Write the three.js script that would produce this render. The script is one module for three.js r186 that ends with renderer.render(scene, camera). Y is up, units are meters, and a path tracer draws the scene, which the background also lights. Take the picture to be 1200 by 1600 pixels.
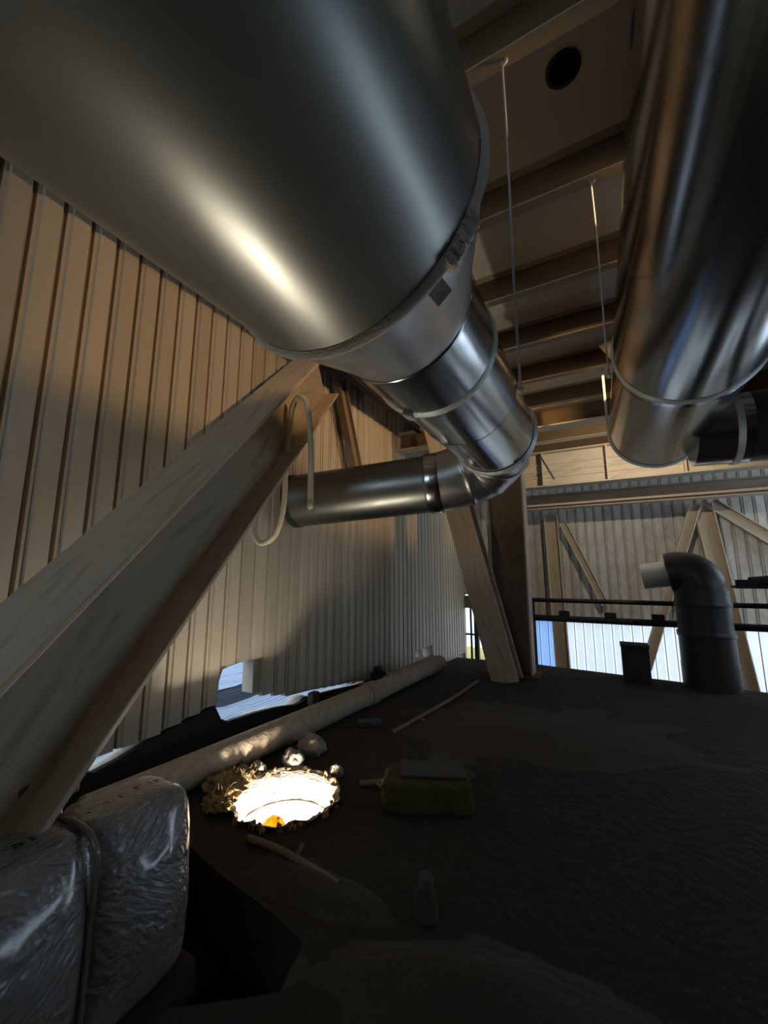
import * as THREE from 'three';
import { mergeGeometries, mergeVertices, toCreasedNormals } from 'three/addons/utils/BufferGeometryUtils.js';
import { ImprovedNoise } from 'three/addons/math/ImprovedNoise.js';
import { RoundedBoxGeometry } from 'three/addons/geometries/RoundedBoxGeometry.js';

// ---------------------------------------------------------------- camera, sky, exposure
const scene = new THREE.Scene();
const V = (x, y, z) => new THREE.Vector3(x, y, z);
const R = THREE.MathUtils.degToRad;
const camera = new THREE.PerspectiveCamera(2 * THREE.MathUtils.radToDeg(Math.atan(800 / 620)), 1200 / 1600, 0.05, 200);
camera.position.set(0, 1.6, 0);
camera.rotation.order = 'YXZ';
camera.rotation.set(R(9.0), R(28.3), 0);
camera.updateMatrixWorld();

scene.background = new THREE.Color().setRGB(0.66, 0.82, 1.0);       // even, overcast winter sky
scene.backgroundIntensity = 3.6;

const renderer = new THREE.WebGLRenderer({ antialias: true });
renderer.toneMapping = THREE.LinearToneMapping;
renderer.toneMappingExposure = 1.12;
renderer.shadowMap.enabled = true;
const HOLE_LIGHT = 5.8, UNSEEN_LAMP_LIGHT = 21, FAR_LIGHT = 13;

// ---------------------------------------------------------------- helpers
let seed = 7;
const rnd = () => { seed = (seed * 1664525 + 1013904223) >>> 0; return seed / 4294967296; };
const rr = (a, b) => a + (b - a) * rnd();
const noise = new ImprovedNoise();
const fbm = (x, y, z, n = 4) => { let s = 0, a = 1; for (let i = 0; i < n; i++) { s += a * noise.noise(x, y, z); x *= 2.03; y *= 2.03; z *= 2.03; a *= 0.5; } return s; };
const used = new Map();
function numbered(name) { const k = used.get(name) || 0; used.set(name, k + 1); return k ? `${name}_${String(k).padStart(3, '0')}` : name; }
function thing(name, label, category, pos = [0, 0, 0], group) {
  const o = new THREE.Group(); o.name = numbered(name); o.position.set(...pos); scene.add(o);
  o.userData = { label, category }; if (group) o.userData.group = group;
  return o;
}
function prep(g) { const h = g.index ? g.toNonIndexed() : g.clone(); for (const k of Object.keys(h.attributes)) if (!['position', 'normal', 'uv'].includes(k)) h.deleteAttribute(k); return h; }
const merge = (list) => list.length === 1 ? list[0] : mergeGeometries(list.map(prep));
function mesh(name, geo, mat, parent, label) {
  const m = new THREE.Mesh(Array.isArray(geo) ? merge(geo) : geo, mat); m.name = numbered(name); m.castShadow = m.receiveShadow = true;
  if (parent) parent.add(m); else scene.add(m);
  if (label) m.userData.label = label;
  return m;
}
function single(name, geo, mat, label, category, group) { const m = mesh(name, geo, mat, null); m.userData = { label, category }; if (group) m.userData.group = group; return m; }
function struct(name, geo, mat) { const m = mesh(name, geo, mat, null); m.userData = { kind: 'structure' }; return m; }
const bx = (w, h, d, x = 0, y = 0, z = 0) => new THREE.BoxGeometry(w, h, d).translate(x, y, z);
const rb = (w, h, d, x = 0, y = 0, z = 0, r = 0.008) => new RoundedBoxGeometry(w, h, d, 2, r).translate(x, y, z);
const tube = (pts, r, n = 40, k = 10, closed = false) => new THREE.TubeGeometry(new THREE.CatmullRomCurve3(pts.map((p) => V(...p)), closed), n, r, k, closed);
function rod(a, b, r, k = 12) { const A = V(...a), B = V(...b), d = B.clone().sub(A); const g = new THREE.CylinderGeometry(r, r, d.length(), k); g.applyQuaternion(new THREE.Quaternion().setFromUnitVectors(V(0, 1, 0), d.clone().normalize())); return g.translate(...A.add(B).multiplyScalar(0.5).toArray()); }
// frame matrix: local y along (b - a), local z towards hint
function frame(a, b, hint) {
  const A = V(...a), B = V(...b), y = B.clone().sub(A).normalize(), z = V(...hint); z.addScaledVector(y, -z.dot(y)).normalize(); const x = y.clone().cross(z);
  return { m: new THREE.Matrix4().makeBasis(x, y, z).setPosition(A), len: V(...a).distanceTo(B) };
}
// lathe about the z axis: profile [[r, z] ...] centred on x, y
const latheZ = (prof, x, y, seg = 96) => { const g = new THREE.LatheGeometry(prof.map(([r, z]) => new THREE.Vector2(r, -z)), seg); g.rotateX(-Math.PI / 2); return g.translate(x, y, 0); };
function ringBand(x, y, z, r, w, bulge = 0.012) { const p = []; for (let i = 0; i <= 8; i++) { const t = i / 8; p.push([r + bulge * Math.sin(Math.PI * t) + 0.002, z + w / 2 - w * t]); } return latheZ(p, x, y, 96); }
function lump(r, detail, amp, freq, sx = 1, sy = 1, sz = 1, off = rnd() * 50) {
  let g = new THREE.IcosahedronGeometry(r, detail); const p = g.attributes.position;
  for (let i = 0; i < p.count; i++) { const v = V(p.getX(i), p.getY(i), p.getZ(i)), n = v.clone().normalize(); const k = 1 + amp * fbm(n.x * freq + off, n.y * freq, n.z * freq); p.setXYZ(i, v.x * k * sx, v.y * k * sy, v.z * k * sz); }
  g.deleteAttribute('normal'); g.deleteAttribute('uv'); g = mergeVertices(g, 1e-5); g.computeVertexNormals();
  const q = g.attributes.position, uv = new Float32Array(q.count * 2); for (let i = 0; i < q.count; i++) { uv[2 * i] = q.getX(i) + q.getY(i); uv[2 * i + 1] = q.getZ(i) + q.getY(i); }
  g.setAttribute('uv', new THREE.BufferAttribute(uv, 2));
  return g;
}
// textures
function noiseTex(size, fn, srgb) {
  const d = new Uint8Array(size * size * 4);
  for (let j = 0; j < size; j++) for (let i = 0; i < size; i++) { const c = fn(i / size, j / size), k = 4 * (j * size + i); for (let n = 0; n < 3; n++) d[k + n] = 255 * Math.min(1, Math.max(0, c[n])); d[k + 3] = 255; }
  const t = new THREE.DataTexture(d, size, size); t.wrapS = t.wrapT = THREE.RepeatWrapping; t.magFilter = THREE.LinearFilter; t.minFilter = THREE.LinearMipmapLinearFilter; t.generateMipmaps = true; if (srgb) t.colorSpace = THREE.SRGBColorSpace; t.needsUpdate = true; return t;
}
const per = (u, v, f, o, n = 4) => { const a = 2 * Math.PI; return fbm(Math.cos(a * u) * f + o, Math.sin(a * u) * f + Math.cos(a * v) * f, Math.sin(a * v) * f - o, n); };
const grime = noiseTex(256, (u, v) => { const k = 0.93 + 0.08 * per(u, v, 1.3, 3, 5); return [k, k * 0.98, k * 0.95]; }, true);
const blotch = noiseTex(256, (u, v) => { const n = per(u, v, 0.9, 5, 5), k = 0.92 - 0.1 * Math.max(0, Math.min(1, (n - 0.2) * 1.6)) + 0.03 * per(u, v, 2, 8, 3); return [k, k * 0.97, k * 0.93]; }, true);
const rough = noiseTex(256, (u, v) => { const k = 0.82 + 0.14 * per(u, v, 1.1, 9, 3); return [k, k, k]; });
const bumpy = noiseTex(256, (u, v) => { const k = 0.5 + 0.35 * per(u, v, 2.4, 21, 5); return [k, k, k]; });
const wavy = noiseTex(256, (u, v) => { const k = 0.5 + 0.4 * per(u, v, 0.6, 33, 2); return [k, k, k]; });
const crinkle = noiseTex(256, (u, v) => { const a = Math.abs(per(u, v, 2.2, 41, 3)), b = Math.abs(per(u, v, 1.1, 57, 2)); const k = 1 - 0.8 * a - 0.6 * b; return [k, k, k]; });
const rep = (t, x, y) => { const c = t.clone(); c.repeat.set(x, y); c.needsUpdate = true; return c; };
const C3 = (r, g, b) => new THREE.Color().setRGB(r, g, b);
const std = (r, g, b, roughness = 0.8, o = {}) => new THREE.MeshStandardMaterial({ color: C3(r, g, b), roughness, ...o });
const M = {
  siding: std(0.42, 0.36, 0.27, 0.62),
  sidingB: std(0.37, 0.315, 0.235, 0.66),
  backing: std(0.30, 0.26, 0.20, 0.9),
  farSiding: std(0.52, 0.51, 0.47, 0.6, { map: rep(grime, 1, 2) }),
  farSidingB: std(0.47, 0.46, 0.42, 0.6, { map: rep(grime, 1, 3) }),
  roof: std(0.68, 0.62, 0.53, 0.85),
  purlinWeb: std(0.13, 0.085, 0.04, 0.85, { map: rep(grime, 4, 1) }),  // web coloured darker than the flange it carries
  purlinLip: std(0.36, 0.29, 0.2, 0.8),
  cream: std(0.56, 0.495, 0.4, 0.7, { map: rep(blotch, 1, 2) }),
  beige: std(0.48, 0.415, 0.33, 0.75, { map: rep(blotch, 1, 2) }),
  brownSteel: std(0.2, 0.15, 0.1, 0.75, { map: rep(grime, 1, 2) }),
  rust: std(0.16, 0.07, 0.035, 0.9, { map: rep(grime, 2, 2) }),
  floor: std(0.033, 0.0225, 0.0125, 0.95, { map: rep(grime, 0.7, 0.7), bumpMap: rep(bumpy, 1.1, 1.1), bumpScale: 0.012 }),
  dust: std(0.055, 0.041, 0.027, 0.97, { bumpMap: rep(bumpy, 4, 4), bumpScale: 0.008 }),
  pit: std(0.02, 0.017, 0.014, 1),
  galvWide: std(0.36, 0.355, 0.32, 0.34, { metalness: 0.8, bumpMap: rep(wavy, 3, 2), bumpScale: 0.004 }),
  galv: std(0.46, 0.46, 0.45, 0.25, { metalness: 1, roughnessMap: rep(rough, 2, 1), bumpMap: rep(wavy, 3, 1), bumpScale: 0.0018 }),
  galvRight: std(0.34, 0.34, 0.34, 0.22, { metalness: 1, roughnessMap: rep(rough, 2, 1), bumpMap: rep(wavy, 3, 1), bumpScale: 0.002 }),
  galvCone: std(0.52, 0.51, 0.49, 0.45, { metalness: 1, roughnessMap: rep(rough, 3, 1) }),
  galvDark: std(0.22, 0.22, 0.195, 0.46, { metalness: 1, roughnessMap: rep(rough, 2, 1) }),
  galvBand: std(0.62, 0.66, 0.64, 0.42, { metalness: 0.4, bumpMap: rep(bumpy, 8, 1), bumpScale: 0.004 }),
  sealant: std(0.5, 0.46, 0.4, 0.7, { bumpMap: rep(bumpy, 12, 1), bumpScale: 0.006 }),
  tape: std(0.55, 0.57, 0.56, 0.45, { metalness: 0.3, bumpMap: rep(bumpy, 2, 2), bumpScale: 0.006 }),
  blackSteel: std(0.02, 0.019, 0.018, 0.7),
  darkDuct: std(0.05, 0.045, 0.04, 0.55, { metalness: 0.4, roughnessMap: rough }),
  rope: std(0.66, 0.58, 0.45, 0.95, { bumpMap: rep(bumpy, 40, 1), bumpScale: 0.004 }),
  wire: std(0.42, 0.41, 0.38, 0.6, { metalness: 0.3 }),
  snow: std(0.15, 0.185, 0.245, 0.95, { bumpMap: rep(bumpy, 1.4, 1.4), bumpScale: 0.06 }),  // shade beside the wall put into this darker, bluer snow colour
  brightSnow: std(0.75, 0.77, 0.8, 0.95),  // lighter copy of the snow for the open field
  wool: std(0.3, 0.24, 0.2, 1, { bumpMap: rep(bumpy, 3, 3), bumpScale: 0.03 }),
  yellowWool: new THREE.MeshPhysicalMaterial({ color: C3(0.75, 0.45, 0.03), roughness: 1, transmission: 0.6, thickness: 0, bumpMap: rep(bumpy, 4, 4), bumpScale: 0.02 }),
  tanWool: std(0.36, 0.25, 0.12, 1, { bumpMap: rep(bumpy, 4, 4), bumpScale: 0.03 }),
  whiteLining: std(0.36, 0.35, 0.32, 0.8),
  rock: std(0.3, 0.27, 0.23, 0.95, { bumpMap: rep(bumpy, 5, 5), bumpScale: 0.01 }),
  pipe: std(0.4, 0.34, 0.26, 0.8, { map: rep(grime, 2, 6), bumpMap: rep(bumpy, 2, 8), bumpScale: 0.006 }),
  plastic: new THREE.MeshPhysicalMaterial({ color: C3(0.2, 0.19, 0.185), roughness: 0.3, clearcoat: 1, clearcoatRoughness: 0.12, bumpMap: rep(crinkle, 1.3, 1.3), bumpScale: 0.012 }),
  yellowBatt: std(0.075, 0.058, 0.012, 1, { bumpMap: rep(bumpy, 3, 3), bumpScale: 0.02 }),
  greyBoard: std(0.07, 0.06, 0.048, 0.95),
  wood: std(0.2, 0.15, 0.1, 0.9),
  frost: new THREE.MeshPhysicalMaterial({ color: C3(0.9, 0.88, 0.87), roughness: 1, transmission: 0.36, thickness: 0, specularIntensity: 0.2 }),
  glass: new THREE.MeshPhysicalMaterial({ color: C3(0.9, 0.95, 0.97), roughness: 0, transmission: 1, thickness: 0 }),
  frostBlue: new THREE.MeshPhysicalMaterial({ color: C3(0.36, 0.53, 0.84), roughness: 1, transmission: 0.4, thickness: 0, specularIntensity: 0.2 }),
  grass: std(0.5, 0.4, 0.12, 1, { bumpMap: rep(bumpy, 6, 6), bumpScale: 0.05 }),
  bulb: new THREE.MeshStandardMaterial({ color: C3(0.9, 0.85, 0.7), emissive: C3(1, 0.86, 0.62), emissiveIntensity: 6 }),
};

// ---------------------------------------------------------------- large structure
const XL = -3.45, XR = 5.0, ZF = -11.0, ZB = 3.2, YR = 4.65, FLOOR_END = -7.75;
// floor slab with the glowing round hole and the dark pit beside the wrapped bundle
const HX = -2.14, HZ = -2.46, HR = 0.37;
{
  const s = new THREE.Shape(); s.moveTo(-2.98, -ZB); s.lineTo(XR, -ZB); s.lineTo(XR, -FLOOR_END - 0.35); s.lineTo(2.2, -FLOOR_END - 0.2); s.lineTo(0.5, -FLOOR_END); s.lineTo(-1.2, -FLOOR_END + 0.2); s.lineTo(-2.6, -FLOOR_END + 0.1); s.lineTo(-2.8, 5); s.lineTo(-2.98, 2.2); s.closePath();
  const h = new THREE.Path(); for (let i = 0; i < 64; i++) { const a = -i / 64 * Math.PI * 2, r = HR + 0.03 * fbm(Math.cos(a) * 3, Math.sin(a) * 3, 4) + 0.012 * rnd(); const x = HX + r * Math.cos(a), y = -HZ + r * Math.sin(a); i ? h.lineTo(x, y) : h.moveTo(x, y); } h.closePath(); s.holes.push(h);
  const q = new THREE.Path(); [[-1.6, 1.12], [-1.31, 1.33], [-1.2, 1.42], [-1.16, 1.53], [-1.28, 1.62], [-1.48, 1.66], [-1.7, 1.69], [-1.95, 1.72], [-2.3, 1.79], [-2.2, 1.5], [-2.0, 1.36], [-1.62, 1.34]].forEach(([x, y], i) => i ? q.lineTo(x, y) : q.moveTo(x, y)); q.closePath(); s.holes.push(q);
  const g = new THREE.ExtrudeGeometry(s, { depth: 0.42, bevelEnabled: false }); g.rotateX(-Math.PI / 2).translate(0, -0.42, 0);
  const sub = bx(XR - XL + 0.4, 0.1, ZB - ZF + 0.4, (XR + XL) / 2, -1.75, (ZB + ZF) / 2);
  struct('floor', g, M.floor); struct('floor_below', sub, M.pit).name = 'floor_lower';
  // dark box under the pit so that no light from the hole's recess leaks in
}
// siding plank: a shallow box rib, local y from 0 to 1
function plankGeo(pitch, d) {
  const s = new THREE.Shape(); const w = pitch / 2;
  [[-w, 0], [-w, 0.006], [-w + 0.014, 0.006], [-w + 0.02, d], [w - 0.052, d], [w - 0.042, d - 0.018], [w - 0.016, d - 0.018], [w - 0.01, 0.006], [w - 0.004, 0]].forEach(([x, y], i) => i ? s.lineTo(x, y) : s.moveTo(x, y)); s.closePath();
  const g = new THREE.ExtrudeGeometry(s, { depth: 1, bevelEnabled: false }); // x along the wall, y outwards, z height
  g.rotateX(-Math.PI / 2); return g;                                           // (x, y, z) -> (x, z, -y): height up, outwards to -z
}
// wall_left: sandwich backing with broken openings near its foot
const footHoles = [
  [[-1.70, 0.16], [-1.74, 0.26], [-1.95, 0.255], [-2.16, 0.25], [-2.22, 0.235], [-1.98, 0.16], [-1.80, 0.12]],
  [[-2.86, 0.36], [-2.93, 0.60], [-2.95, 0.65], [-3.01, 0.665], [-3.36, 0.69], [-3.365, 0.32], [-3.45, 0.30], [-3.74, 0.28], [-3.92, 0.15], [-4.5, 0.1], [-5.72, -0.06], [-5.74, -0.13], [-4.9, -0.03], [-4.36, 0.02], [-4.3, 0.06], [-4.22, 0.06], [-4.05, 0.0], [-3.75, 0.05], [-3.4, 0.09], [-3.3, 0.06], [-2.98, 0.12], [-2.9, 0.16]],
  [[-7.75, -0.06], [-7.78, 0.05], [-8.0, 0.04], [-8.0, -0.1]],
  [[-8.15, -0.12], [-8.15, 0.04], [-8.45, 0.05], [-8.45, -0.18]],
];
{
  const s = new THREE.Shape(); s.moveTo(-ZB, -1.8); s.lineTo(-ZF, -1.8); s.lineTo(-ZF, 5.1); s.lineTo(-ZB, 5.1); s.closePath();
  for (const hpts of footHoles) { const p = new THREE.Path(); hpts.forEach(([z, y], i) => i ? p.lineTo(-z, y) : p.moveTo(-z, y)); p.closePath(); s.holes.push(p); }
  const g = new THREE.ExtrudeGeometry(s, { depth: 0.16, bevelEnabled: false });
  g.rotateY(Math.PI / 2).translate(XL - 0.16, 0, 0);                           // shape x -> -z, depth -> x
  const w = struct('wall_left', g, M.backing);
  const pg = plankGeo(0.19, 0.055); pg.rotateY(-Math.PI / 2);                   // outwards +x
  const yb = (z) => { const t = [[ZB, 0.3], [-1.76, 0.262], [-2.2, 0.26], [-2.86, 0.36], [-3.4, 0.31], [-3.75, 0.22], [-4.5, 0.11], [-5.76, -0.05], [-9.3, -0.37], [-11, -0.5]]; for (let i = 1; i < t.length; i++) if (z >= t[i][0]) { const k = (z - t[i][0]) / (t[i - 1][0] - t[i][0]); return t[i][1] + k * (t[i - 1][1] - t[i][1]); } return -0.5; };
  for (let z = ZB - 0.1; z > ZF; z -= 0.19) {
    let b = yb(z); if (z < -2.8 && z > -3.4) b = 0.69;
    if (z < -7.7 && z > -8.5) b = 0.07;
    const m = mesh('siding_plank', pg, rnd() > 0.4 ? M.siding : M.sidingB, w); m.position.set(XL, b, z); m.scale.set(1, 5.0 - b, 1);
  }
  // eave beam runs along the top of the wall
  { const q = new THREE.Shape(); [[1, -0.9], [9.6, -0.9], [9.4, -0.4], [7.7, -0.2], [5.78, -0.08], [5.7, -0.09], [4.9, 0.0], [4.4, 0.05], [4.05, 0.03], [3.72, 0.09], [3.4, 0.125], [3.0, 0.15], [2.92, 0.2], [2.84, 0.34], [2.2, 0.24], [1.97, 0.185], [1.8, 0.16], [1.7, 0.2], [1.6, 0.26], [1, 0.28]].forEach(([x, y], i) => i ? q.lineTo(x, y) : q.moveTo(x, y)); q.closePath();
    mesh('foot_shade_sheet', new THREE.ExtrudeGeometry(q, { depth: 0.05, bevelEnabled: false }).rotateY(Math.PI / 2).translate(XL + 0.002, 0, 0), M.pit, w); }  // black sheet over the wall foot, its shade put in as colour
  mesh('eave_beam', bx(0.1, 0.3, ZB - ZF - 0.1, -2.93, 4.51, (ZB + ZF) / 2), M.blackSteel, w);
  mesh('soffit', bx(0.8, 0.06, ZB - ZF, -3.2, 5.05, (ZB + ZF) / 2), M.roof, w);
  mesh('upper_siding', bx(0.06, 0.5, ZB - ZF, XL, 4.87, (ZB + ZF) / 2), M.sidingB, w);
}
// wall_far with an open doorway and a translucent lower band
{
  const s = new THREE.Shape(); s.moveTo(XL - 0.2, -1.8); s.lineTo(XR + 0.2, -1.8); s.lineTo(XR + 0.2, YR + 0.1); s.lineTo(XL - 0.2, YR + 0.1); s.closePath();
  const hole = (a) => { const p = new THREE.Path(); a.forEach(([x, y], i) => i ? p.lineTo(x, y) : p.moveTo(x, y)); p.closePath(); s.holes.push(p); };
  hole([[-3.4, -1.5], [-3.4, 1.06], [-2.55, 1.06], [-2.55, -1.5]]);
  hole([[-1.85, -1.4], [-1.85, 0.5], [4.7, 0.6], [4.7, -1.4]]);
  const g = new THREE.ExtrudeGeometry(s, { depth: 0.16, bevelEnabled: false }).translate(0, 0, ZF - 0.16);
  const w = struct('wall_far', g, M.backing);
  const pg = plankGeo(0.2, 0.04); pg.rotateY(Math.PI);
  for (let x = XL + 0.1; x < XR; x += 0.2) {
    const b = x < -2.5 ? 1.1 : x < -1.9 ? -1.7 : 0.55;
    const m = mesh('siding_plank', pg, rnd() > 0.4 ? M.farSiding : M.farSidingB, w); m.position.set(x, b, ZF); m.scale.set(1, YR - 0.02 - b, 1);
  }
  const win = new THREE.Group(); win.name = 'window_1'; win.userData = { kind: 'structure' }; scene.add(win);
  const thin = (() => { const ps = []; for (const [x, z] of [[-0.1, 0], [-0.06, 0], [-0.045, 0.035], [0.045, 0.035], [0.06, 0], [0.1, 0]]) ps.push([x, z]); const pos = [], uv = [], idx = []; ps.forEach(([x, z], i) => { pos.push(x, 0, z, x, 1, z); uv.push(i, 0, i, 1); if (i) { const a = 2 * i - 2; idx.push(a, a + 2, a + 1, a + 1, a + 2, a + 3); } }); const q = new THREE.BufferGeometry(); q.setAttribute('position', new THREE.Float32BufferAttribute(pos, 3)); q.setAttribute('uv', new THREE.Float32BufferAttribute(uv, 2)); q.setIndex(idx); const n = q.toNonIndexed(); n.computeVertexNormals(); return n; })();
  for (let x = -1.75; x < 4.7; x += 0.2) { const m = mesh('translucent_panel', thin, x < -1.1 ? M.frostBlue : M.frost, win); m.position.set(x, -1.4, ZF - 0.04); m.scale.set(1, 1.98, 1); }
  const fr = []; for (let x = -1.85; x < 4.7; x += 0.2) fr.push(bx(0.012, 1.95, 0.03, x, -0.42, ZF + 0.01)); mesh('window_bar', fr, M.brownSteel, win);
  // doorway posts
  const d = new THREE.Group(); d.name = 'door_1'; d.userData = { kind: 'structure' }; scene.add(d);
  mesh('door_post', bx(0.12, 2.5, 0.12, -3.09, -0.25, ZF - 0.1), M.blackSteel, d);
  mesh('door_post', bx(0.05, 2.5, 0.06, -3.25, -0.25, ZF - 0.12), M.blackSteel, d);
  mesh('door_rail', bx(0.85, 0.05, 0.06, -2.98, -0.02, ZF - 0.14), M.blackSteel, d);
  mesh('door_head', bx(0.9, 0.34, 0.1, -2.98, 0.86, ZF - 0.1), M.brownSteel, d);
}
// right wall with unseen daylight strip and opening, rear wall with an unseen high opening
{
  const s = new THREE.Shape(); s.moveTo(-ZB - 0.2, -1.8); s.lineTo(-ZF + 0.2, -1.8); s.lineTo(-ZF + 0.2, YR + 0.1); s.lineTo(-ZB - 0.2, YR + 0.1); s.closePath();
  const hole = (a) => { const p = new THREE.Path(); a.forEach(([x, y], i) => i ? p.lineTo(x, y) : p.moveTo(x, y)); p.closePath(); s.holes.push(p); };
  hole([[3.0, 1.5], [7.6, 1.5], [7.6, 2.25], [3.0, 2.25]]);  // strip out of view, placed to light the duct, beam and roof
  hole([[8.1, 0.0], [10.7, 0.0], [10.7, 4.0], [8.1, 4.0]]);  // opening out of view, placed to brighten the far end
  const g = new THREE.ExtrudeGeometry(s, { depth: 0.16, bevelEnabled: false }).rotateY(Math.PI / 2).translate(XR, 0, 0);
  struct('wall_right', g, M.backing);
  const win = new THREE.Group(); win.name = 'unseen_window_2'; win.userData = { kind: 'structure' }; scene.add(win);
  for (let z = -3.46; z > -7.6; z -= 0.92) { const q = new THREE.PlaneGeometry(0.91, 0.76).rotateY(-Math.PI / 2); const m = mesh('pane', q, M.glass, win); m.position.set(XR + 0.08, 1.875, z); }
  const r = new THREE.Shape(); r.moveTo(XL - 0.2, -1.8); r.lineTo(XR + 0.2, -1.8); r.lineTo(XR + 0.2, YR + 0.1); r.lineTo(XL - 0.2, YR + 0.1); r.closePath();
  const o = new THREE.Path(); o.moveTo(-2.8, 2.6); o.lineTo(0.6, 2.6); o.lineTo(0.6, 4.2); o.lineTo(-2.8, 4.2); o.closePath(); r.holes.push(o);  // opening out of view behind the camera, placed to light the brace
  struct('wall_rear', new THREE.ExtrudeGeometry(r, { depth: 0.16, bevelEnabled: false }).translate(0, 0, ZB), M.backing);
}
// ceiling: sheets bay by bay between brown purlins
const VX = 0.028, VZ = -2.25;
{
  const c = new THREE.Group(); c.name = 'ceiling'; c.userData = { kind: 'structure' }; scene.add(c);
  for (let k = -5; k <= 9; k++) {
    const z0 = -1.95 - 0.99 * k, z1 = z0 - 0.99;
    let g;
    if (VZ < z0 && VZ > z1) {
      const s = new THREE.Shape(); s.moveTo(-2.95, -z0); s.lineTo(XR + 0.2, -z0); s.lineTo(XR + 0.2, -z1); s.lineTo(-2.95, -z1); s.closePath();
      const p = new THREE.Path(); p.absellipse(VX, -VZ, 0.085, 0.085, 0, Math.PI * 2, true); s.holes.push(p);
      g = new THREE.ExtrudeGeometry(s, { depth: 0.08, bevelEnabled: false, curveSegments: 24 }).rotateX(-Math.PI / 2).translate(0, YR, 0);
    } else g = bx(XR + 3.15, 0.08, 0.985, (XR + 0.2 - 2.95) / 2, YR + 0.04, (z0 + z1) / 2);
    mesh(k === 8 ? 'unseen_rooflight_sheet' : 'roof_sheet', k === 8 ? new THREE.PlaneGeometry(XR + 2.9, 0.985).rotateX(Math.PI / 2).translate((XR - 2.9) / 2, YR + 0.02, (z0 + z1) / 2) : g, k === 8 ? M.frost : M.roof, c);  // translucent sheet out of view, placed to brighten the far wall
  }
  mesh('roof_deck', [bx(XR - XL + 0.6, 0.06, ZB + 0.4 + 9.85, (XR + XL) / 2, YR + 0.49, (ZB + 0.4 - 9.85) / 2), bx(XR - XL + 0.6, 0.06, 0.6, (XR + XL) / 2, YR + 0.49, ZF - 0.12)], M.pit, c);
  mesh('roof_edge', [bx(XR - XL + 0.6, 0.5, 0.1, (XR + XL) / 2, YR + 0.25, ZB + 0.3), bx(XR - XL + 0.6, 0.5, 0.1, (XR + XL) / 2, YR + 0.25, ZF - 0.3), bx(0.1, 0.5, ZB - ZF + 0.8, XL - 0.3, YR + 0.25, (ZB + ZF) / 2), bx(0.1, 0.5, ZB - ZF + 0.8, XR + 0.3, YR + 0.25, (ZB + ZF) / 2)], M.pit, c);
  for (let k = -4; k <= 8; k++) {
    const z = -1.83 - 0.99 * k, W = XR + 2.87, X = (XR - 2.87) / 2;
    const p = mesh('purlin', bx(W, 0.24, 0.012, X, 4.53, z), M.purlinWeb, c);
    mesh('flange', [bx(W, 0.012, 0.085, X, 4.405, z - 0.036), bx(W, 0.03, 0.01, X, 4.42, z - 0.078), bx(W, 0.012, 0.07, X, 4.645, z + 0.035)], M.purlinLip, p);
  }
}

// ---------------------------------------------------------------- outside, seen through the openings
{
  const nz = (w, d, sub, amp, y0) => { const g = new THREE.PlaneGeometry(w, d, sub, Math.round(sub * d / w)); g.rotateX(-Math.PI / 2); const p = g.attributes.position; for (let i = 0; i < p.count; i++) p.setY(i, y0 + amp * fbm(p.getX(i) * 1.7, p.getZ(i) * 1.7, y0 * 9)); g.computeVertexNormals(); return g; };
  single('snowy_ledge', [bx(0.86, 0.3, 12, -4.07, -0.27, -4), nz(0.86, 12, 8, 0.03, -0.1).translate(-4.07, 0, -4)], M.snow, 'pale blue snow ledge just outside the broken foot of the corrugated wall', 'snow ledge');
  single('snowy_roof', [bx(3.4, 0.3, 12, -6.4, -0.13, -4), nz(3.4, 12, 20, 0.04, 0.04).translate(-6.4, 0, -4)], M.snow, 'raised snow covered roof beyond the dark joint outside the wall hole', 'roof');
  single('snow_field', nz(80, 60, 60, 0.25, -2.2).translate(0, 0, -25), M.brightSnow, 'wide snowy ground stretching away outside the building', 'ground').userData.kind = 'structure';
  const bank = lump(1, 4, 0.25, 2.2, 1.8, 0.75, 0.9); bank.translate(-4.3, -1.7, -14.6);
  single('grass_bank', bank, M.grass, 'dry yellow grass bank seen through the narrow far doorway', 'bank');
}

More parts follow.
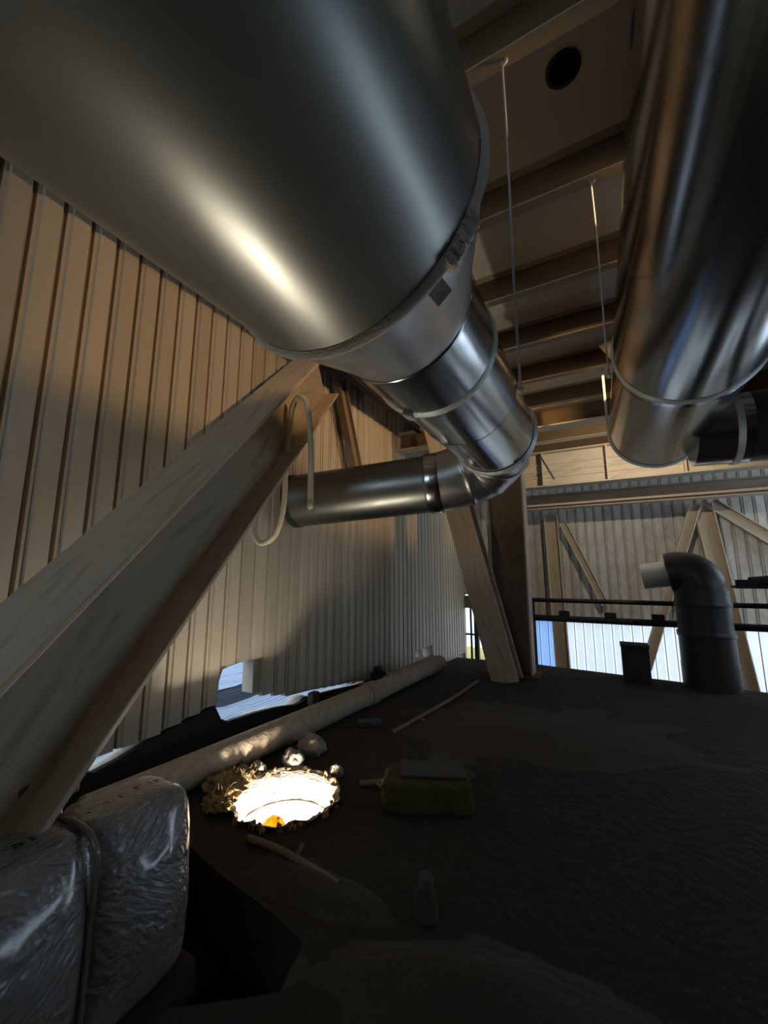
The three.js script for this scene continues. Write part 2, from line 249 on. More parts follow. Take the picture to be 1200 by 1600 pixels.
// ---------------------------------------------------------------- ducts
{
  const X = -0.796, Y = 2.99, r = 0.56, mx = -0.83, my = 2.968, mr = 0.396;
  const t = thing('ventilation_duct', 'largest galvanized duct overhead, coned down to a pipe that elbows into a side branch', 'duct', [0, 0, 0]);
  const L = (n, prof, m, x = X, y = Y, lab) => mesh(n, latheZ(prof, x, y), m, t, lab);
  L('wide_section', [[r, 2.9], [r, 1.5], [r, 0.2], [r, -1.1]], M.galvWide);
  mesh('rim_band', ringBand(X, Y, -1.12, r, 0.055, 0.022), M.sealant, t, 'pale raised sealant rim at the end of the wide section');
  // tape wrapped round the rim near its right side
  { const g = []; for (let i = 0; i < 5; i++) { const a = R(-26 - 3.6 * i) ; const q = lump(0.026, 2, 0.45, 2.2, 1, 1, 1.3); q.translate(X + (r + 0.012) * Math.cos(a), Y + (r + 0.012) * Math.sin(a), -1.125); g.push(q); }
    const a = R(-48); const flag = rb(0.07, 0.012, 0.1, 0, 0, 0, 0.004); flag.rotateX(-0.45).rotateZ(a + Math.PI / 2).translate(X + (r - 0.005) * Math.cos(a), Y + (r - 0.005) * Math.sin(a), -1.17); g.push(flag);
    mesh('tape_wrap', g, M.sealant, t, 'crumpled silver tape wrapped on the rim'); }
  { // cone from the wide section to the pipe, a little off centre
    const g = new THREE.BufferGeometry(), pos = [], uv = [], idx = [], S = 96, N = 24;
    for (let j = 0; j <= N; j++) { const k = j / N, e = k * k * (3 - 2 * k) * 0.35 + k * 0.65, cx = X + (mx - X) * e, cy = Y + (my - Y) * e, rad = (r - 0.004) + (mr - r) * e, z = -1.13 - 0.57 * k; for (let i = 0; i <= S; i++) { const a = i / S * Math.PI * 2; pos.push(cx + rad * Math.cos(a), cy + rad * Math.sin(a), z); uv.push(i / S, k); if (i && j) { const b = j * (S + 1) + i; idx.push(b, b - 1, b - S - 1, b - 1, b - S - 2, b - S - 1); } } }
    g.setAttribute('position', new THREE.Float32BufferAttribute(pos, 3)); g.setAttribute('uv', new THREE.Float32BufferAttribute(uv, 2)); g.setIndex(idx); g.computeVertexNormals();
    mesh('reducer', g, M.galvCone, t, 'dull galvanized cone reducer');
  }
  L('collar', [[mr, -1.69], [mr + 0.006, -1.7], [mr, -1.72], [mr, -2.18]], M.galv, mx, my);
  const cb = mesh('clamp_band', ringBand(mx, my, -2.17, mr - 0.004, 0.075, 0.016), M.galvBand, t, 'bright clamp band round the pipe');
  { const a = R(-112); const g = rb(0.07, 0.035, 0.1, 0, 0, 0, 0.01); g.rotateZ(a + Math.PI / 2).translate(mx + (mr + 0.012) * Math.cos(a), my + (mr + 0.012) * Math.sin(a), -2.17); mesh('clamp_lug', g, M.galvBand, cb); }
  L('pipe_section', [[mr - 0.01, -2.18], [mr - 0.01, -2.83], [mr - 0.004, -2.845], [mr - 0.01, -2.86], [mr - 0.01, -3.8]], M.galv, mx, my);
  { const long = []; long.push(bx(0.01, 0.012, 0.95, 0, 0, -3.33)); long[0].translate(mx + (mr - 0.008) * Math.cos(R(-100)), my + (mr - 0.008) * Math.sin(R(-100)), 0); mesh('seam', long, M.galv, t); }
  const cb2 = mesh('clamp_band', ringBand(mx, my, -3.82, mr - 0.006, 0.1, 0.024), M.galvBand, t);
  { const a = R(-55); const g = rb(0.06, 0.03, 0.13, 0, 0, 0, 0.01); g.rotateZ(a + Math.PI / 2).translate(mx + (mr + 0.012) * Math.cos(a), my + (mr + 0.012) * Math.sin(a), -3.82); mesh('clamp_lug', g, M.galvBand, cb2); }
  mesh('strap_tail', rb(0.016, 0.26, 0.004, 0, 0, 0, 0.002).rotateZ(0.42).translate(-0.36, 2.58, -3.85), M.wire, t);
  // gored elbow and branch along a curve with a falling radius
  const path = new THREE.CatmullRomCurve3([[mx, my, -3.78], [mx - 0.01, my - 0.02, -3.95], [mx - 0.09, my - 0.1, -4.14], [mx - 0.25, my - 0.2, -4.24], [mx - 0.45, my - 0.28, -4.2], [mx - 0.72, my - 0.35, -4.12]].map((p) => V(...p)));
  const sweep = (curve, n, S, rad) => { const F = curve.computeFrenetFrames(n), pos = [], uv = [], idx = []; for (let j = 0; j <= n; j++) { const p = curve.getPointAt(j / n), q = rad(j / n); for (let i = 0; i <= S; i++) { const a = i / S * 2 * Math.PI, v = F.normals[j].clone().multiplyScalar(Math.cos(a) * q).addScaledVector(F.binormals[j], Math.sin(a) * q).add(p); pos.push(v.x, v.y, v.z); uv.push(i / S, j / n); if (i && j) { const b = j * (S + 1) + i; idx.push(b, b - S - 1, b - 1, b - 1, b - S - 1, b - S - 2); } } } const g = new THREE.BufferGeometry(); g.setAttribute('position', new THREE.Float32BufferAttribute(pos, 3)); g.setAttribute('uv', new THREE.Float32BufferAttribute(uv, 2)); g.setIndex(idx); g.computeVertexNormals(); return g; };
  const bulges = [0.3, 0.52, 0.72];
  mesh('elbow', sweep(path, 90, 64, (k) => 0.386 - 0.056 * k + 0.012 * Math.max(0, ...bulges.map((b) => Math.exp(-(((k - b) / 0.012) ** 2))))), M.galvCone, t, 'gored elbow turning the pipe sideways');
  const b0 = path.getPointAt(1), b1 = V(-3.22, 2.49, -3.7), br = new THREE.LineCurve3(b0, b1);
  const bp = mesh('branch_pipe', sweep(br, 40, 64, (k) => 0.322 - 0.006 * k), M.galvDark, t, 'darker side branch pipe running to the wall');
  mesh('branch_band', sweep(new THREE.LineCurve3(b0.clone().lerp(b1, -0.03), b0.clone().lerp(b1, 0.06)), 16, 64, (k) => 0.334 + 0.01 * Math.sin(Math.PI * k) ** 0.5), M.galv, t);
  { const dir = b1.clone().sub(b0).normalize(); const cap = new THREE.LatheGeometry([[0, 0.0], [0.25, 0.0], [0.3, -0.01], [0.322, -0.03], [0.324, -0.1]].map(([a, b]) => new THREE.Vector2(a, b)), 64); cap.applyQuaternion(new THREE.Quaternion().setFromUnitVectors(V(0, 1, 0), dir)).translate(...b1.clone().addScaledVector(dir, 0.06).toArray()); mesh('end_cap', cap, M.blackSteel, t, 'black end cap'); }
}
{
  const X = 0.83, Y = 3.64, r = 0.573;
  const t = thing('round_duct', 'shiny round galvanized duct beside the roof opening, with a side pipe at its far end', 'duct', [0, 0, 0]);
  mesh('wide_section', latheZ([[r, 2.9], [r, 0.5], [r, -2], [r, -4.05]], X, Y), M.galvRight, t);
  mesh('joint_band', ringBand(X, Y, -4.08, r, 0.09, 0.016), M.galvBand, t);
  mesh('end_section', latheZ([[r - 0.006, -4.06], [r - 0.006, -4.2], [r, -4.215], [r - 0.006, -4.23], [r - 0.006, -6.45]], X, Y), M.galvRight, t);
  mesh('joint_band', ringBand(X, Y, -6.42, r - 0.004, 0.12, 0.022), M.galvBand, t);
  mesh('end_cap', latheZ([[r - 0.006, -6.46], [r - 0.02, -6.5], [0.001, -6.52]], X, Y), M.galvDark, t);
  const A = [1.12, 3.32, -5.9], B = [4.9, 3.2, -5.9];
  mesh('side_collar', rod(A, [1.62, 3.3, -5.9], 0.41, 64), M.galv, t);
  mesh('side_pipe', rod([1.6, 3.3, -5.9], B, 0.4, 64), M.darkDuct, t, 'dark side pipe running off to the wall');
  mesh('side_band', rod([1.46, 3.305, -5.9], [1.52, 3.305, -5.9], 0.425, 64), M.galvBand, t); mesh('side_band', rod([1.86, 3.29, -5.9], [1.9, 3.29, -5.9], 0.42, 64), M.galvBand, t);
  mesh('hanger_strap', bx(0.03, 1.0, 0.03, X - r - 0.02, 4.1, -6.0), M.wire, t);
}
// hanging wires and the roof vent
for (const [x, z, y0, lab] of [[-0.268, -1.87, 2.47, 'thin wire hanging from the roof purlin close to the wide duct'], [0.15, -2.86, 2.9, 'thin wire hanging from the roof near the shiny round duct']]) {
  const w = thing('hanging_wire', lab, 'wire', [x, 0, z]);
  mesh('strand', tube([[0, 4.4, 0], [0.004, 3.8, 0.003], [-0.003, 3.1, 0], [0, y0, 0]], 0.006, 30, 8), M.wire, w);
  mesh('hook', tube([[0, 4.41, 0], [0.02, 4.405, 0], [0.02, 4.38, 0], [0, 4.37, 0]], 0.009, 16, 8), M.wire, w);
  mesh('end_knot', lump(0.018, 1, 0.2, 2).translate(0, y0, 0), M.wire, w);
}
{
  const t = thing('roof_vent', 'small round black vent hole in the cream roof sheet', 'vent', [VX, YR, VZ]);
  mesh('collar', new THREE.LatheGeometry([[0.08, -0.012], [0.1, -0.012], [0.1, 0.0], [0.086, 0.2], [0.08, 0.2], [0.08, -0.012]].map(([a, b]) => new THREE.Vector2(a, b)), 32), M.blackSteel, t);
  mesh('damper', new THREE.CylinderGeometry(0.085, 0.085, 0.01, 32).translate(0, 0.2, 0), M.pit, t);
}
// white rope draped over the brace and hanging beside the branch pipe
{
  const t = thing('rope', 'white rope hanging in a loose loop and hook beside the capped pipe end', 'rope');
  mesh('strand', tube([[-3.069, 2.307, -2.837], [-3.034, 2.084, -2.837], [-2.902, 1.907, -2.837], [-2.725, 1.963, -2.837], [-2.623, 2.214, -2.837], [-2.618, 2.623, -2.846], [-2.604, 3.088, -2.864], [-2.576, 3.255, -2.864], [-2.502, 3.339, -2.864], [-2.418, 3.283, -2.864], [-2.372, 3.135, -2.864], [-2.334, 2.809, -2.864], [-2.316, 2.260, -2.864]], 0.028, 140, 12), M.rope, t);
  mesh('frayed_end', lump(0.03, 2, 0.5, 3, 1, 1.8, 1).translate(-2.316, 2.25, -2.864), M.rope, t);
}

// ---------------------------------------------------------------- steel frame
// an I-section: web plus two flanges. local y along the member, web in the x-y plane (x = depth), flanges at +-x
function iBeam(t, a, b, hint, depth, width, tw, tf, mats, names = ['web', 'flange', 'flange']) {
  const { m, len } = frame(a, b, hint);
  mesh(names[0], bx(depth - 2 * tf, len, tw, 0, len / 2, 0).applyMatrix4(m), mats[0], t);
  mesh(names[1], rb(tf, len, width, -depth / 2 + tf / 2, len / 2, 0, 0.006).applyMatrix4(m), mats[1], t);
  mesh(names[2], rb(tf, len, width, depth / 2 - tf / 2, len / 2, 0, 0.006).applyMatrix4(m), mats[2], t);
  return { m, len };
}
{
  // near diagonal brace along the corrugated wall
  const t = thing('diagonal_brace', 'huge beige steel beam slanting up the corrugated wall toward the wide duct', 'beam');
  const d = [-0.2206, 0.693, -0.686], b = [-3.0, 4.15, -3.82], k = 4.95, a = b.map((v, i) => v - d[i] * k);
  iBeam(t, a, b, [0.952, 0, -0.307], 0.56, 0.4, 0.02, 0.03, [M.beige, M.cream, M.cream]);
  mesh('foot_post', rb(0.26, 0.72, 0.3, -2.2, 0.36, -0.84, 0.012), M.cream, t);
  mesh('gusset', rb(0.36, 0.1, 0.36, -2.2, 0.74, -0.84, 0.012), M.rust, t, 'rusty plate at the foot');
}
{
  const t = thing('shadow_strut', 'brown strut for the slanted beam shadow across the orange lit wall above the branch pipe', 'strut');
  iBeam(t, [-3.2, 2.6, -5.3], [-3.25, 4.5, -4.6], [1, 0, 0], 0.2, 0.12, 0.02, 0.02, [M.brownSteel, M.brownSteel, M.brownSteel]);  // brown strut standing in for a slanted beam shadow on the wall
}
{
  const t = thing('steel_column', 'tall brown steel column standing at the far floor edge below the elbow', 'column', [0, 0, 0]);
  iBeam(t, [-1.35, 0, -7.0], [-1.35, 4.3, -7.0], [0, 0, 1], 0.62, 0.34, 0.02, 0.03, [M.brownSteel, M.cream, M.cream]);
  mesh('base_plate', rb(0.8, 0.04, 0.5, -1.35, 0.02, -7.0), M.rust, t);
}
{
  const t = thing('leaning_brace', 'broad pale steel brace leaning from the column foot up toward the corrugated wall', 'beam');
  iBeam(t, [-1.36, 0.0, -6.5], [-2.44, 4.36, -6.5], [1, 0, 0.1], 0.26, 0.42, 0.02, 0.025, [M.brownSteel, M.cream, M.cream]);
}
{
  const t = thing('roof_girder', 'deep brown girder across the roof just beyond the hanging wires', 'beam');
  const f = iBeam(t, [XL + 0.1, 4.22, -6.95], [XR - 0.05, 4.22, -6.95], [0, 0, 1], 0.36, 0.26, 0.015, 0.025, [M.purlinWeb, M.cream, M.cream]);
}
{
  const t = thing('plate_girder', 'cream plate girder with a stiffener high in front of the far wall', 'beam');
  iBeam(t, [-1.6, 3.78, -8.8], [XR - 0.05, 3.78, -8.8], [0, 0, 1], 0.75, 0.3, 0.02, 0.03, [M.cream, M.beige, M.beige]);
  for (const x of [-0.9, 0.28, 1.5, 2.7, 3.9]) mesh('stiffener', bx(0.03, 0.69, 0.14, x, 3.78, -8.73), M.cream, t);
  for (const y of [3.62, 3.75, 3.9]) mesh('rib', rb(6.4, 0.03, 0.03, 1.7, y, -8.78, 0.008), M.cream, t);
}
{
  const t = thing('cross_beam', 'long beige tie beam above the far corrugated wall', 'beam');
  iBeam(t, [-1.7, 3.28, -9.9], [XR - 0.05, 3.28, -9.9], [0, 0, 1], 0.34, 0.26, 0.02, 0.03, [M.cream, M.beige, M.beige]);
  mesh('ledge', rb(6.5, 0.05, 0.1, 1.62, 3.2, -9.82), M.cream, t);
}
{
  const P = (name, label, a, b, depth, width, hint = [0, 0, 1]) => { const t = thing(name, label, 'beam'); iBeam(t, a, b, hint, depth, width, 0.02, 0.025, [M.beige, M.cream, M.cream]); return t; };
  P('wall_post', 'narrow cream post on the far wall next to the blue panels', [-0.93, -1.7, -10.8], [-1.0, 3.12, -10.8], 0.32, 0.2);
  P('wall_post', 'broad cream post rising behind the dark elbowed stack', [2.5, -1.7, -10.75], [2.05, 3.12, -10.75], 0.34, 0.24);
  P('wall_brace', 'cream brace slanting down from the narrow post across the far wall', [-0.72, 2.86, -10.7], [0.05, 0.92, -10.7], 0.17, 0.12);
  P('wall_brace', 'cream brace slanting down behind the stack to the black box', [1.92, 3.1, -10.62], [0.72, -0.4, -10.62], 0.2, 0.14);
  P('wall_brace', 'cream brace slanting down away from the broad post by the picture edge', [2.2, 3.12, -10.7], [3.9, 1.55, -10.7], 0.24, 0.14);
}
// rails
{
  const t = thing('pipe_rail', 'upper dark pipe rail running in front of the far wall', 'rail');
  mesh('pipe', rod([-1.18, 1.14, -8.0], [XR, 1.14, -8.0], 0.04, 14), M.blackSteel, t);
  const u = thing('pipe_rail', 'lower thick dark rail with clamps in front of the far wall', 'rail');
  mesh('pipe', rod([-1.18, 0.82, -8.0], [XR, 0.82, -8.0], 0.055, 14), M.blackSteel, u);
  for (const x of [-0.62, 0.1, 0.78, 2.3, 3.1]) mesh('clamp', rb(0.18, 0.12, 0.1, x, 0.9, -8.0, 0.015), M.blackSteel, u);
  for (const x of [-1.15, 3.2]) mesh('stanchion', rod([x, -0.42, -8.0], [x, 1.1, -8.0], 0.035, 10), M.blackSteel, u);
}
// dark stack with an elbow and a pale nozzle
{
  const t = thing('elbow_stack', 'dark round stack on the far floor edge with an elbow turned toward the wall', 'duct');
  mesh('stack', new THREE.LatheGeometry([[0.34, 0], [0.34, 0.35], [0.335, 0.36], [0.335, 0.72], [0.35, 0.73], [0.35, 0.8], [0.33, 0.81], [0.33, 1.15], [0.345, 1.16], [0.345, 1.22], [0.33, 1.23], [0.33, 1.4]].map(([a, b]) => new THREE.Vector2(a, b)), 48).translate(1.3, -0.02, -7.55), M.darkDuct, t);
  mesh('elbow', tube([[1.3, 1.36, -7.55], [1.29, 1.48, -7.55], [1.22, 1.6, -7.58], [1.06, 1.64, -7.62], [0.95, 1.62, -7.64]], 0.315, 40, 40), M.darkDuct, t);
  mesh('nozzle', rod([0.96, 1.62, -7.64], [0.6, 1.57, -7.7], 0.2, 40), M.galvBand, t, 'pale metal nozzle');
  mesh('flange_ring', [rod([0.97, 1.62, -7.64], [0.93, 1.615, -7.645], 0.27, 40)], M.galvDark, t);
}
{
  const t = thing('black_box', 'black square metal box on the far floor edge before the bright panels', 'box', [0.38, 0, -7.5]);
  mesh('body', rb(0.36, 0.5, 0.3, 0, 0.25, 0, 0.015), M.blackSteel, t);
  mesh('lid', rb(0.38, 0.05, 0.32, 0.0, 0.52, 0, 0.01), M.blackSteel, t);
  mesh('foot', bx(0.05, 0.04, 0.28, -0.13, 0.01, 0), M.blackSteel, t); mesh('foot', bx(0.05, 0.04, 0.28, 0.13, 0.01, 0), M.blackSteel, t);
}
{
  const t = thing('cable_tray', 'black cable tray jutting in at the picture edge before the far wall', 'tray');
  mesh('tray', [rb(3.2, 0.04, 0.3, 3.36, 1.42, -7.9), rb(3.2, 0.12, 0.03, 3.36, 1.47, -7.76)], M.blackSteel, t);
  mesh('cables', [tube([[1.95, 1.5, -7.85], [2.6, 1.56, -7.88], [3.4, 1.53, -7.86], [4.9, 1.55, -7.86]], 0.07, 30, 10), tube([[2.1, 1.5, -7.92], [2.8, 1.58, -7.95], [4.9, 1.57, -7.95]], 0.06, 30, 10)], M.blackSteel, t);
  mesh('post', rod([2.35, -0.42, -7.84], [2.35, 1.41, -7.84], 0.03, 10), M.blackSteel, t);
}
{
  const t = thing('dark_post', 'dark steel post at the picture edge under the side pipe', 'column');
  iBeam(t, [2.6, 0, -7.3], [2.6, 4.4, -7.3], [0, 0, 1], 0.3, 0.26, 0.02, 0.025, [M.blackSteel, M.blackSteel, M.blackSteel]);
}

// ---------------------------------------------------------------- the glowing hole in the floor
{
  const t = thing('lit_recess', 'round hole in the dark floor glowing white, lined with torn insulation', 'recess', [HX, 0, HZ]);
  { // lumpy wool lining
    const prof = [[0.36, 0.015], [0.4, 0.03], [0.37, 0.0], [0.345, -0.04], [0.35, -0.1], [0.345, -0.18], [0.355, -0.26], [0.36, -0.4]].map(([a, b]) => new THREE.Vector2(a, b));
    const g = new THREE.LatheGeometry(new THREE.SplineCurve(prof).getPoints(28), 96), p = g.attributes.position;
    for (let i = 0; i < p.count; i++) { const x = p.getX(i), y = p.getY(i), z = p.getZ(i), a = Math.atan2(z, x), r = Math.hypot(x, z) + 0.035 * fbm(Math.cos(a) * 3.2, Math.sin(a) * 3.2, y * 9, 4); p.setXYZ(i, r * Math.cos(a), y + 0.012 * fbm(x * 9, z * 9, 2), r * Math.sin(a)); }
    g.computeVertexNormals(); mesh('insulation_lining', g, M.wool, t);
  }
  mesh('bottom', new THREE.CylinderGeometry(0.5, 0.5, 0.04, 48).translate(0, -0.42, 0), M.whiteLining, t);
  mesh('inner_lip', new THREE.TorusGeometry(0.33, 0.02, 10, 64).rotateX(Math.PI / 2).translate(0, -0.21, 0), M.whiteLining, t);
  mesh('yellow_tuft', lump(0.07, 3, 0.6, 3, 1.3, 0.9, 0.8).translate(0.13, -0.06, 0.24), M.yellowWool, t, 'bright yellow insulation tuft');
  // ragged fringe of wool round the rim
  const f = []; for (let i = 0; i < 70; i++) { const a = rr(0, 6.283), q = lump(rr(0.008, 0.022), 1, 0.6, 3, 1, rr(0.8, 2), 1); q.translate(Math.cos(a) * rr(0.36, 0.41), rr(0.0, 0.02), Math.sin(a) * rr(0.36, 0.41)); f.push(q); }
  mesh('torn_fringe', f, M.tanWool, t).userData.kind = 'stuff';
  const lamp = thing('unseen_hole_lamp', 'unseen lamp inside the insulated floor hole, placed to make it glow', 'lamp', [HX, 0, HZ]);  // lamp itself out of view, placed to give the hole its glow
  mesh('bulb', new THREE.SphereGeometry(0.075, 32, 20).scale(1, 0.7, 1).translate(0, -0.165, 0), M.bulb, lamp);
  mesh('lamp_base', new THREE.LatheGeometry([[0.09, -0.398], [0.1, -0.38], [0.05, -0.3], [0.045, -0.22], [0.001, -0.215]].map(([a, b]) => new THREE.Vector2(a, b)), 32), M.whiteLining, lamp);
  const l = new THREE.PointLight(C3(1, 0.92, 0.77), HOLE_LIGHT, 0, 2); l.name = 'hole_lamp_light'; l.position.set(0, -0.165, 0); l.castShadow = true; l.shadow.radius = 2.2; lamp.add(l);
}
// unseen lamps by the shiny duct, placed to light upper wall and far end
function unseenLamp(label, pos, d, color, power, half, added_hood) {
  const t = thing('unseen_roof_lamp', label, 'lamp', pos);
  const dir = V(...d).normalize(), q = new THREE.Quaternion().setFromUnitVectors(V(0, 1, 0), dir);
  mesh('bulb', new THREE.SphereGeometry(0.045, 24, 16), M.bulb, t);
  mesh('shade', new THREE.LatheGeometry([[0.03, -0.1], [0.06, -0.09], [0.09, -0.04], [0.105, 0.03], [0.11, 0.03], [0.096, -0.045], [0.062, -0.1], [0.03, -0.11]].map(([a, b]) => new THREE.Vector2(a, b)), 32).applyQuaternion(q), M.blackSteel, t);
  if (added_hood) mesh('added_hood', bx(0.85, 0.008, 0.85).rotateZ(0.13).translate(-0.3, 0.062, 0).rotateY(Math.atan2(dir.z, -dir.x)), M.blackSteel, t, 'flat black hood keeping the lamp light off the roof');  // unseen plate added to stop lamp light reaching the roof
  mesh('cord', new THREE.CylinderGeometry(0.006, 0.006, 4.62 - pos[1], 8).translate(-0.1 * dir.x, (4.62 - pos[1]) / 2, -0.1 * dir.z), M.blackSteel, t);
  const l = new THREE.SpotLight(color, power, 0, R(half), 0.5, 2); l.name = 'unseen_roof_lamp_light'; l.castShadow = true; l.shadow.radius = 1.2; l.position.copy(dir.clone().multiplyScalar(0.06)); l.target.position.copy(dir.clone().multiplyScalar(5)); t.add(l, l.target);
}
unseenLamp('unseen warm shaded lamp above the shiny duct, placed to light the upper wall', [1.18, 4.335, -2.33], [-4.5, -0.75, -2.0], C3(1, 0.63, 0.31), UNSEEN_LAMP_LIGHT, 54, true);
unseenLamp('unseen warm shaded lamp above the far duct, placed to light the farther wall', [1.0, 4.335, -5.3], [-4.5, -0.7, -1.5], C3(1, 0.66, 0.34), UNSEEN_LAMP_LIGHT, 42, true);
unseenLamp('unseen pale lamp behind the closed duct end, placed to light the far girder', [0.83, 3.66, -6.74], [-0.12, -0.1, -1], C3(1, 0.87, 0.68), FAR_LIGHT, 70, false);

// ---------------------------------------------------------------- floor things
{
  const t = thing('floor_pipe', 'long dusty pipe lying along the floor edge beside the glowing hole', 'pipe');
  mesh('pipe', rod([-2.9, 0.125, -1.5], [-2.66, 0.125, -4.6], 0.125, 32), M.pipe, t);
  mesh('pipe_end', rod([-2.66, 0.125, -4.55], [-2.52, 0.12, -6.7], 0.118, 32), M.pipe, t);
  mesh('coupling', rod([-2.668, 0.125, -4.48], [-2.655, 0.125, -4.66], 0.138, 32), M.pipe, t);
  const u = thing('floor_pipe', 'shorter second pipe end lying behind the long dusty pipe', 'pipe');
  mesh('pipe', rod([-2.86, 0.08, -5.4], [-2.78, 0.08, -7.0], 0.08, 24), M.pipe, u);
  mesh('pipe_rim', rod([-2.782, 0.08, -6.95], [-2.779, 0.08, -7.02], 0.088, 24), M.pipe, u);
}
// plastic wrapped bundle
{
  const g = new THREE.BoxGeometry(0.34, 0.7, 0.95, 16, 36, 56), p = g.attributes.position;
  for (let i = 0; i < p.count; i++) {
    let x = p.getX(i), y = p.getY(i), z = p.getZ(i); const n = V(x / 0.17, y / 0.35, z / 0.475); const q = Math.pow(Math.abs(n.x) ** 9 + Math.abs(n.y) ** 9 + Math.abs(n.z) ** 9, 1 / 9); x /= q; y /= q; z /= q;
    const bay = z > -0.06 ? (z - 0.2) / 0.27 : (z + 0.27) / 0.2; if (x > 0) x += 0.07 * Math.cos(Math.PI / 2 * Math.min(1, Math.abs(y / 0.35))) * Math.max(0, 1 - bay * bay) - 0.05 * Math.max(0, y / 0.35) ** 2;
    const waist = 1 - 0.14 * Math.exp(-(((z + 0.06) / 0.03) ** 2));
    const k = waist + 0.05 * fbm(x * 2.5 + 5, y * 3.5, z * 2.5, 3) + 0.008 * (1 - Math.abs(fbm(x * 9, y * 5 + z * 6, z * 9, 2)) * 2);
    p.setXYZ(i, x * k, Math.max(y * (0.6 + 0.4 * k), -0.345), z * (1 + 0.02 * fbm(x * 4, y * 4, 9)));
  }
  g.computeVertexNormals(); 
  const t = thing('wrapped_bundle', 'grey bundle tightly wrapped in shiny crinkled plastic beside the dark pit', 'bundle', [-1.8, 0.345, -0.84]);
  mesh('plastic_wrap', mergeVertices(g), M.plastic, t);
  mesh('strap', tube([[0.165, -0.33, -0.06], [0.165, 0.0, -0.06], [0.16, 0.3, -0.06], [0.1, 0.335, -0.06], [-0.1, 0.335, -0.06], [-0.16, 0.3, -0.06], [-0.165, -0.33, -0.06]], 0.012, 80, 8), M.plastic, t);
}
// dust mounds, kept low on the floor
const mound = (name, label, x, z, sx, h, sz, turn) => {
  const g = new THREE.PlaneGeometry(2, 2, 60, 60).rotateX(-Math.PI / 2), p = g.attributes.position, o = rnd() * 40;
  for (let i = 0; i < p.count; i++) { const u = p.getX(i), v = p.getZ(i), q = Math.hypot(u, v * 1.1) * (1 + 0.35 * fbm(u * 1.6 + o, v * 1.6, o, 3)); p.setXYZ(i, u * sx, h * Math.max(-0.12, Math.exp(-3.2 * q * q) - 0.1 + 0.05 * fbm(u * 3 + o, 1, v * 3, 4) * Math.exp(-2 * q * q)), v * sz); }
  g.rotateY(turn).translate(x, 0.002, z); g.computeVertexNormals();
  return single(name, g, M.dust, label, 'dust heap');
};
mound('dust_mound', 'low pale dust ridge curving past the dark pit toward the viewer', -0.5, -1.74, 0.78, 0.12, 0.3, 0.26);
mound('dust_mound', 'narrow dust ridge along the inner edge of the dark pit', -1.42, -1.88, 0.55, 0.07, 0.17, -0.03);
mound('dust_mound', 'broad flat dust swell on the open floor before the column', -0.7, -4.6, 1.6, 0.06, 1.0, 0.3);
// insulation block and scraps
{
  const t = thing('insulation_batt', 'dull yellow block of insulation with a grey facing lying on the floor', 'insulation', [-1.2, 0.1, -2.86]);
  const a = mergeVertices(new THREE.BoxGeometry(0.62, 0.2, 0.32, 30, 12, 16).deleteAttribute('uv').deleteAttribute('normal')), p = a.attributes.position, uv = [];
  for (let i = 0; i < p.count; i++) { const x = p.getX(i), y = p.getY(i), z = p.getZ(i), q = Math.pow(Math.abs(x / 0.31) ** 7 + Math.abs(y / 0.1) ** 7 + Math.abs(z / 0.16) ** 7, -1 / 7), k = q * (1 + 0.1 * fbm(x * 7, y * 7, z * 7)); p.setXYZ(i, x * k, Math.max(-0.1, y * k), z * k); uv.push(x * 2, y * 2 + z * 2); }
  a.setAttribute('uv', new THREE.Float32BufferAttribute(uv, 2)); a.rotateY(0.45); a.computeVertexNormals();
  mesh('batt', a, M.yellowBatt, t);
  mesh('facing', rb(0.46, 0.02, 0.24, 0.05, 0.115, -0.04, 0.009).rotateY(0.42), M.greyBoard, t, 'grey paper facing');
}
{ const g = rb(0.42, 0.04, 0.16, 0, 0, 0, 0.015); g.rotateY(-0.5).rotateX(0.12).translate(-1.2, 0.04, -3.38); single('board_scrap', g, M.greyBoard, 'flat grey board scrap lying just beyond the yellow insulation block', 'board'); }
{ const g = [rod([-1.74, 0.02, -2.84], [-1.5, 0.035, -2.99], 0.022, 8), rod([-1.62, 0.025, -2.9], [-1.55, 0.05, -2.82], 0.012, 8)]; single('stick', g, M.wood, 'short broken stick between the glowing hole and the yellow block', 'stick'); }
{ const g = [tube([[-1.98, 0.02, -3.85], [-1.88, 0.03, -4.5], [-1.8, 0.02, -5.3], [-1.73, 0.03, -6.2]], 0.02, 30, 8), rod([-1.9, 0.025, -4.35], [-1.82, 0.03, -4.3], 0.014, 8)]; single('thin_rod', g, M.wood, 'long thin rod lying on the floor toward the far column', 'rod'); }
{ const g = [tube([[-2.0, 0.02, -1.98], [-1.75, 0.035, -1.97], [-1.5, 0.03, -1.95], [-1.3, 0.03, -1.92]], 0.02, 24, 8), rod([-1.62, 0.03, -1.96], [-1.6, 0.09, -2.0], 0.012, 8)]; single('branch_stick', g, M.wood, 'knobbly stick lying on the dust between glowing hole and pit', 'stick'); }
{ const g = rb(0.26, 0.05, 0.12, 0, 0, 0, 0.012); g.rotateY(0.6).translate(-2.3, 0.03, -3.95); single('slab_chip', g, M.snow, 'small pale blue slab chip lying beside the long pipe', 'chip'); }
{ // dark jar on the dust
  const t = thing('broken_jar', 'small dusty jar standing half buried in the dust ridge', 'jar', [-0.84, 0, -1.98]);
  mesh('body', new THREE.LatheGeometry([[0.001, 0], [0.05, 0], [0.055, 0.02], [0.055, 0.1], [0.045, 0.125], [0.03, 0.135], [0.03, 0.15], [0.026, 0.15], [0.026, 0.13], [0.001, 0.12]].map(([a, b]) => new THREE.Vector2(a, b)), 24), M.dust, t);
  mesh('cap', new THREE.CylinderGeometry(0.034, 0.036, 0.035, 20).translate(0, 0.165, 0), M.greyBoard, t);
}
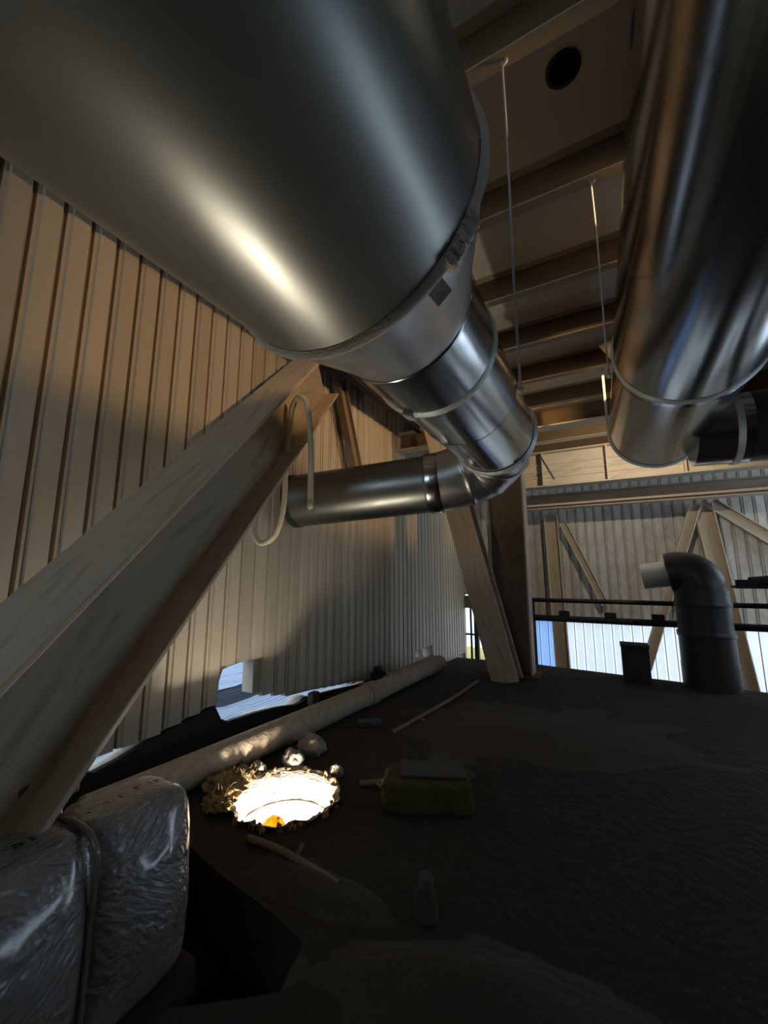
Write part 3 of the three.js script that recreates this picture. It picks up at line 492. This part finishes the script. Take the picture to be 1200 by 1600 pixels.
for (const [x, y, z, r, lab] of [[-2.42, 0.04, -2.86, 0.085, 'pointed pale rock on the far rim of the glowing hole'], [-2.0, 0.03, -2.9, 0.05, 'small round stone on the right rim of the glowing hole'], [-2.43, 0.06, -3.12, 0.11, 'dark lumpy rock behind the glowing hole near the pipe'], [-2.58, 0.03, -2.62, 0.06, 'brown stone between the long pipe and the glowing hole'], [-2.55, 0.03, -6.45, 0.06, 'pale stone beside the far end of the long pipe']]) single('rock', lump(r, 3, 0.45, 1.8, 1.1, 1, 0.9).translate(x, y, z), M.rock, lab, 'rock');
for (const [x, z, s, lab] of [[-2.57, -2.28, 0.13, 'tan tuft of torn insulation at the near left rim of the glowing hole'], [-2.62, -2.48, 0.1, 'brown insulation fluff pressed against the long pipe'], [-2.44, -2.12, 0.09, 'frayed insulation scrap at the corner of the glowing hole nearest the bundle']]) {
  const g = [lump(s, 4, 0.6, 3, 1.2, 0.55, 0.9)]; for (let i = 0; i < 50; i++) { const a = rr(0, 6.28), q = rr(0.5, 1.25) * s; g.push(tube([[q * Math.cos(a) * 0.7, 0.2 * s, q * Math.sin(a) * 0.7], [q * Math.cos(a), rr(0.2, 0.7) * s, q * Math.sin(a)], [q * Math.cos(a) * 1.15, rr(0, 0.8) * s, q * Math.sin(a + 0.4)]], 0.003, 5, 4)); }
  single('insulation_tuft', merge(g).translate(x, s * 0.35, z), M.tanWool, lab, 'insulation');
}
// rubble in the gutter between pipe and wall
{
  const g = []; for (let i = 0; i < 120; i++) { const z = rr(-9, -1.0), s = rr(0.05, 0.13); g.push(lump(s, 2, 0.5, 2, 1.3, 0.8, 1).translate(rr(-3.26, -3.08), -0.24 + rr(0, 0.1) - (z < -2.9 ? 0.12 : -0.08) - (z < -6 ? 0.18 : 0), z)); }
  g.push(bx(0.38, 1.2, 9.5, -3.2, -1.05, -4));
  const m = single('rubble_heap', g, M.pit, 'black rubble filling the gutter between the long pipe and the wall', 'rubble'); m.userData.kind = 'stuff';
}
{ const t = lump(0.12, 3, 0.5, 2, 0.9, 1.3, 0.8).translate(-3.25, -0.02, -5.85); single('rock', t, M.pit, 'black lump at the end of the blue slot under the wall', 'rock'); }
{ const g = rb(0.1, 0.3, 0.14, -3.32, -0.02, -4.28, 0.02).rotateZ(0.0); single('concrete_stub', g, M.greyBoard, 'grey stub standing in the blue slot at the foot of the wall', 'stub'); }

renderer.render(scene, camera);
